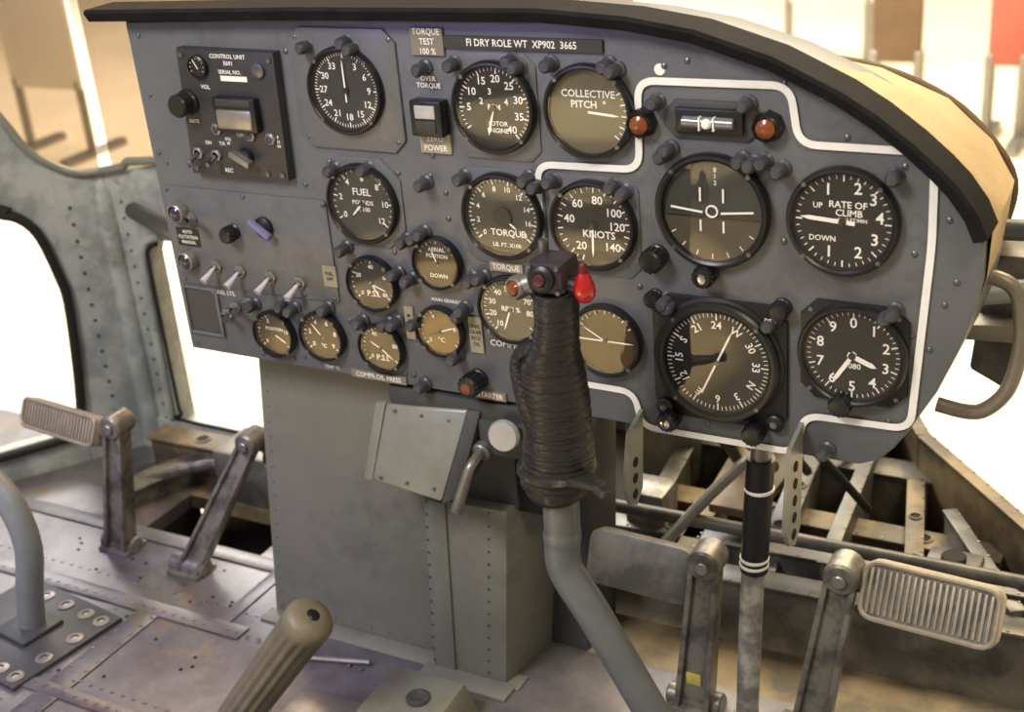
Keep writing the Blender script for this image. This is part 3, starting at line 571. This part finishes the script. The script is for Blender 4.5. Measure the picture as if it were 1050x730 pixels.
# ---------- windscreen / door frame at left ----------
q=empty("cockpit_frame",(-1.45,.35,.3))
S=Vector((-.15,-.21,0)).normalized(); N_=Vector((.814,-.581,0))
def lp(u,v,w): c=Vector((-1.45,.35,0))+S*u-N_*w; return (c.x,c.y,v)
p=MB()
p.plate([(-.01,-.08),(-.01,.435),(.03,.437),(.06,.452),(.093,.482),(.119,.533),(.17,.62),(.5,1.1),(.8,1.1),(.8,.45),(.149,.412),(.120,.390),(.104,.362),(.090,.30),(.086,.257),(.095,.15),(.107,.054),(.115,-.08)],0,.03,FRAME,lp,.004)
p.plate([(.1,-.03),(.8,-.03),(.8,.035),(.1,.05)],0,.03,FRAME,lp,.004)
p.plate([(-1.452,-.08),(-1.393,-.08),(-1.393,.315),(-1.385,.332),(-1.365,.340),(-.9,.35),(-.9,.470),(-1.343,.457),(-1.40,.444),(-1.452,.435)],.35,.38,FRAME,None,.004)
p.plate([(-1.452,-.1),(-.9,-.1),(-.9,.045),(-1.452,.045)],.345,.38,FRAME,None,.004)
p.sweep([lp(.006,-.02,.004),lp(.004,.2,.004),lp(.004,.40,.006),lp(.006,.432,.016)],[.017,.017,.015,.004],FRAME,14,4)
p.sweep([(-1.45,.345,.44),(-1.40,.343,.451),(-1.343,.343,.464),(-.9,.343,.476)],.006,GREYL,10,3)
p.sweep([lp(0,.441,-.004),lp(.03,.443,-.004),(lp(.06,.458,-.004)),lp(.093,.488,-.004),lp(.119,.540,-.004),lp(.17,.63,-.004),lp(.4,.97,-.004)],.006,GREYL,10,3)
p.sweep([(-1.03,.05,.49),(-1.2,.2,.43),(-1.40,.345,.385)],.012,BLACK,14,3)
p.sweep([(-1.41,.345,.05),(-1.405,.345,.2),(-1.402,.345,.30),(-1.39,.345,.337),(-1.36,.345,.35)],.006,FRAME,10,4)
p.done("pillar_and_rails",q)
p=MB()
p.sweep([lp(.8,.44,-.004),lp(.2,.418,-.004),lp(.149,.407,-.004),lp(.122,.392,-.004),lp(.104,.362,-.004),lp(.091,.30,-.004),lp(.087,.257,-.004),lp(.096,.15,-.004),lp(.108,.07,-.004),lp(.125,.052,-.004),lp(.2,.046,-.004),lp(.8,.035,-.004)],.0075,RUBBER,10,4)
p.sweep([(-1.37,.347,.337),(-1.388,.347,.325),(-1.392,.347,.30),(-1.392,.347,.1),(-1.388,.347,.06),(-1.37,.347,.048),(-.95,.347,.048)],.003,RUBBER,8,4)
p.done("window_seals",q)
p=MB(); 
for k in range(16):
    z=.02+k*.025; c=lp(.055,z,-.0002); p.lathe([(.003,0),(.002,.0015),(0,.002)],c,N_,SCREW,8)
    p.lathe([(.0025,0),(.002,.0015),(0,.002)],(-1.425,.3498,z),(0,-1,0),SCREW,8)
p.done("frame_rivets",q)
p=MB(); p.flat([lp(.0,.435,.02),lp(.9,.5,.02),lp(.9,1.5,.02),lp(.0,1.5,.02)],TINT); p.flat([(-1.45,.37,.44),(-.62,.37,.44),(-.62,.37,1.2),(-1.45,.37,1.2)],TINT); p.done("windscreen_glass",q)

# ---------- floor ----------
p=MB()
p.box((-2.1,-.62,-.02),(.3,.12,0),FLOOR); p.box((-2.1,.12,-.02),(-1.29,.345,0),FLOOR); p.box((-1.09,.12,-.02),(-.6,.20,0),FLOOR); p.box((-.6,.12,-.02),(0,.20,0),FLOORW)
p.box((-1.29,.235,-.02),(-.95,.345,0),FLOORW); p.box((-1.09,.20,-.02),(-.95,.235,0),FLOORW)
p.done("floor")
p=MB()
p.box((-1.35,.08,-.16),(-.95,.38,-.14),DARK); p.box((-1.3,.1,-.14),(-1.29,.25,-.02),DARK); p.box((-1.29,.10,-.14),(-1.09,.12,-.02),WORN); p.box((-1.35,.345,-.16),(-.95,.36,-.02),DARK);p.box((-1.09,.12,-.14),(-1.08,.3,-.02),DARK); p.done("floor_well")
p=MB()
for a,b_ in (((-1.9,-.02),(-1.0,.005)),((-1.9,-.19),(-1.0,-.17)),((-1.62,.115),(-1.0,.14)),): p.box((a[0],a[1],0),(b_[0],b_[1],.0025),FLOOR,.0008)
p.box((-1.16,-.5,0),(-1.125,-.02,.002),FLOOR,.0006); p.box((-1.05,-.02,.0),(-1.03,.12,.002),FLOOR,.0006)
for k in range(60):
    for y in (.03,-.155,-.01,-.18): p.lathe([(.003,0),(.0022,.001),(0,.0014)],(-1.8+k*.0165,y,.0 if y in(.03,-.155) else .0025),(0,0,1),SCREW,8)
for k in range(26):
    for x in (-1.155,-1.13,-1.19): p.lathe([(.003,0),(.0022,.001),(0,.0014)],(x,-.5+k*.019,.002 if x!=-1.19 else 0),(0,0,1),SCREW,8)
for k in range(50): p.lathe([(.0026,0),(.002,.001),(0,.0012)],(random.uniform(-1.6,-1.0),random.uniform(-.2,.1),0),(0,0,1),DARK,8)
p.done("floor_strips_and_rivets")

# ---------- nose structure ----------
q=empty("nose_structure",(-.4,.4,0)); p=MB()
p.plate([(-1.0,.2),(.02,.2),(-.12,.31),(-.22,.42),(-.30,.55),(-.42,.68),(-.62,1.05),(-.80,1.5),(-1.75,1.5),(-1.0,.66)],-.08,-.06,DARK,lambda u,v,w:(u,v,w))
def beam(a,b_,w,z0,z1,m=FLOORW,holes=0,fl=1.5):
    a=Vector((a[0],a[1],0));b2=Vector((b_[0],b_[1],0)); d=(b2-a).normalized(); n=Vector((-d.y,d.x,0))*w/2
    co=[a-n,b2-n,b2+n,a+n]; p.hexa([(c.x,c.y,z0) for c in co]+[(c.x,c.y,z1) for c in co],m,.002)
    up=[a-n*fl,b2-n*fl,b2+n*fl,a+n*fl]; p.hexa([(c.x,c.y,z1-.001) for c in up]+[(c.x,c.y,z1+.003) for c in up],m,.001)
    for k in range(holes):
        t=(k+1)/(holes+1); c=a+(b2-a)*t; r=w*.32
        p.lathe([(r*1.3,0),(r*1.25,.002),(r,.002),(r,.0005),(0,.0005)],(c.x,c.y,z1+.003),(0,0,1),m,20,segm=[m,m,m,DARK])
    L_=(b2-a).length; nk=int(L_/.03)
    for k in range(nk):
        c=a+(b2-a)*((k+.5)/nk)-n*(fl*.8); p.lathe([(.0022,0),(.0015,.001),(0,.0012)],(c.x,c.y,z1+.003),(0,0,1),SCREW,6)
beam((-.66,.225),(-.06,.255),.022,-.06,.065,NG)
beam((-.66,.285),(-.06,.315),.026,-.06,.075,NG,5)
beam((-.66,.42),(-.20,.42),.026,-.06,.04,FLOORW,4)
beam((-.64,.56),(-.30,.56),.03,-.06,.05,NG)
beam((-.90,.74),(-.44,.74),.03,-.06,.06,NG,4)
beam((-1.0,.95),(-.56,.95),.04,-.06,.08,FLOORW,4)
beam((-1.2,1.25),(-.70,1.25),.04,-.06,.12,NG)
beam((-.60,.24),(-.74,1.4),.016,-.06,.06,NG)
beam((-.53,.24),(-.58,1.0),.016,-.06,.075,FLOORW)
beam((-.44,.26),(-.50,.85),.028,-.06,.06,NG,5,1.1)
beam((-.37,.27),(-.40,.68),.012,-.06,.08,NG)
beam((-.27,.27),(-.33,.54),.02,-.06,.05,FLOORW,2,1.1)
beam((-.16,.27),(-.27,.45),.012,-.06,.07,NG)
beam((-.06,.27),(-.33,.57),.012,-.06,.10,FLOORW)
beam((-.33,.57),(-.82,1.48),.012,-.06,.10,FLOORW)
p.hexa([(-.52,.30,.10),(-.46,.30,.10),(-.44,.42,.12),(-.50,.42,.12),(-.52,.30,.112),(-.46,.30,.112),(-.44,.42,.132),(-.50,.42,.132)],FLOORW,.002)
p.box((-.27,.30,.05),(-.21,.355,.08),NG,.004)
p.cyl((-.24,.33,.08),(-.24,.33,.087),.014,DARK,18)
p.box((-.62,.28,.05),(-.57,.33,.12),WORN,.004)
p.box((-.56,.62,.0),(-.46,.72,.14),NG,.006); p.box((-.72,.50,.0),(-.62,.60,.18),NG,.006); p.box((-.84,.9,.0),(-.70,1.0,.2),NG,.006)
p.box((-.36,.33,-.06),(-.30,.39,.03),NG,.004); p.box((-.20,.30,-.06),(-.12,.33,.05),NG,.003)
p.sweep([(-.58,.2,.05),(-.48,.3,.17),(-.40,.45,.20)],.007,STEEL,10,4)
p.sweep([(-.55,.15,.35),(-.50,.28,.22),(-.52,.40,.12)],.007,RUBBER,10,4)
p.sweep([(-.50,.12,.36),(-.44,.25,.26),(-.43,.40,.12)],.006,RUBBER,10,4)
p.sweep([(-.42,.10,.36),(-.38,.2,.28),(-.34,.34,.12)],.005,DARK,10,4)
p.cyl((-.58,.16,.30),(-.40,.62,.03),.008,WORN,12)
p.cyl((-.40,.18,.25),(-.60,.60,.05),.007,NG,12)
p.cyl((-.64,.245,.12),(-.10,.285,.10),.008,NG,12)
p.done("beams",q)
p=MB(); beam((-1.40,.30),(-.95,.31),.03,0,.05,FLOORW,4); beam((-1.36,.16),(-1.30,.32),.03,0,.03,WORN); p.box((-1.24,.24,0),(-1.12,.32,.08),NG,.006); p.box((-1.10,.25,0),(-1.02,.33,.07),WORN,.006); p.sweep([(-1.36,.2,.02),(-1.25,.25,.05),(-1.1,.24,.06),(-1.0,.2,.08)],.008,WORN,10,4)
p.done("beams_left",q)

# ---------- hangar ----------
p=MB(); p.box((-25,-14,-.95),(20,16,-.9),CONC); p.done("ground")
p=MB(); p.box((-25,14,-.9),(20,14.2,6),HWALL); p.done("wall_back")
def stand(nm,x,y,w,h,m):
    p=MB(); p.box((x-w/2,y,-.55),(x+w/2,y+.04,-.55+h),m,.01)
    for s in (-1,1): p.cyl((x+s*w*.45,y+.02,-.9),(x+s*w*.45,y+.02,-.5),.025,STEEL,12); p.box((x+s*w*.45-.03,y-.2,-.9),(x+s*w*.45+.03,y+.25,-.86),STEEL,.01)
    p.done(nm)
BRN=mat("brown_crate",(120,98,76),.8,0,.2,4)
stand("display_board",-1.02,5.2,.16,.36,REDP); stand("display_board",-.78,5.0,.10,.62,WHP); stand("display_board",-2.2,6.5,.5,.4,WHP); stand("display_board",-.45,5.6,.5,.35,REDP); stand("display_board",-1.5,5.2,.22,.6,BRN); stand("display_board",-5.6,4.0,.5,.6,WHP); stand("display_board",-4.5,6.0,2.2,.7,BRN)
# ---------- lights ----------
def area(nm,loc,tgt,size,power,col):
    l=bpy.data.lights.new(nm,'AREA'); l.size=size; l.energy=power; l.color=col; o=bpy.data.objects.new(nm,l); bpy.context.collection.objects.link(o)
    o.location=loc; o.rotation_euler=(Vector(tgt)-Vector(loc)).to_track_quat('-Z','Y').to_euler(); return o
def spot(nm,loc,tgt,ang,power,col,rad=.1,blend=.5):
    l=bpy.data.lights.new(nm,'SPOT'); l.spot_size=math.radians(ang); l.spot_blend=blend; l.energy=power; l.color=col; l.shadow_soft_size=rad; o=bpy.data.objects.new(nm,l); bpy.context.collection.objects.link(o)
    o.location=loc; o.rotation_euler=(Vector(tgt)-Vector(loc)).to_track_quat('-Z','Y').to_euler(); return o
area("added_ground_light",(-5,5,4.5),(-5,4.5,-.9),4,1000,(1,.97,.92))  # unseen area light, added to turn the ground outside white
area("added_ground_light",(-.5,3.5,3.5),(-.5,3.2,-.9),3,380,(1,.84,.58))  # unseen warm area light, added to brighten the ground on the right
area("cabin_key_light",(-1.1,-1.6,2.1),(-.6,0,.5),.6,43,(1,.95,.86))
area("cabin_side_light",(.5,-.7,1.9),(-.4,0,.4),.4,13,(1,.82,.58))
spot("violet_display_light",(-1.9,-.9,1.5),(-1.15,-.12,0),32,60,(.50,.38,1),.08,.8)
area("violet_display_light",(-1.0,-.75,.95),(-.49,-.12,.5),.06,1.3,(.36,.28,1))
area("warm_nose_light",(.1,1.2,1.6),(-.4,.3,0),.4,14,(1,.72,.34))
area("warm_nose_light",(-1.9,1.0,1.3),(-1.2,.2,.1),.3,10,(1,.72,.42))
spot("added_reflection_spot",(-2.2,-2.8,2.6),(-2.2,-2.7,-.9),30,2200,(1,.80,.44),.1,.3)  # unseen spot, added so its lit ground reflects golden in gauge glass
spot("added_reflection_spot",(-3.1,-5.4,2.6),(-3.1,-5.3,-.9),34,2200,(1,.87,.55),.1,.3)  # second added spot, a farther ground pool for the collective gauge's reflection
w=bpy.data.worlds.new("hangar_ambient"); sc.world=w; w.use_nodes=True; bg=w.node_tree.nodes["Background"]; bg.inputs[0].default_value=(.96,.90,.81,1); bg.inputs[1].default_value=.34
# ---------- camera ----------
cam=bpy.data.cameras.new("camera"); co=bpy.data.objects.new("camera",cam); bpy.context.collection.objects.link(co)
cam.sensor_width=36; cam.lens=1404.12/1050*36; cam.clip_start=.02
Rm=Matrix(((.8782,-.1333,.4594),(.4715,.4025,-.7847),(-.0803,.9057,.4163))).to_4x4()
co.matrix_world=Matrix.Translation((0,-1.01706,.9675))@Rm
cam.dof.use_dof=True; cam.dof.focus_distance=1.22; cam.dof.aperture_fstop=7
sc.camera=co
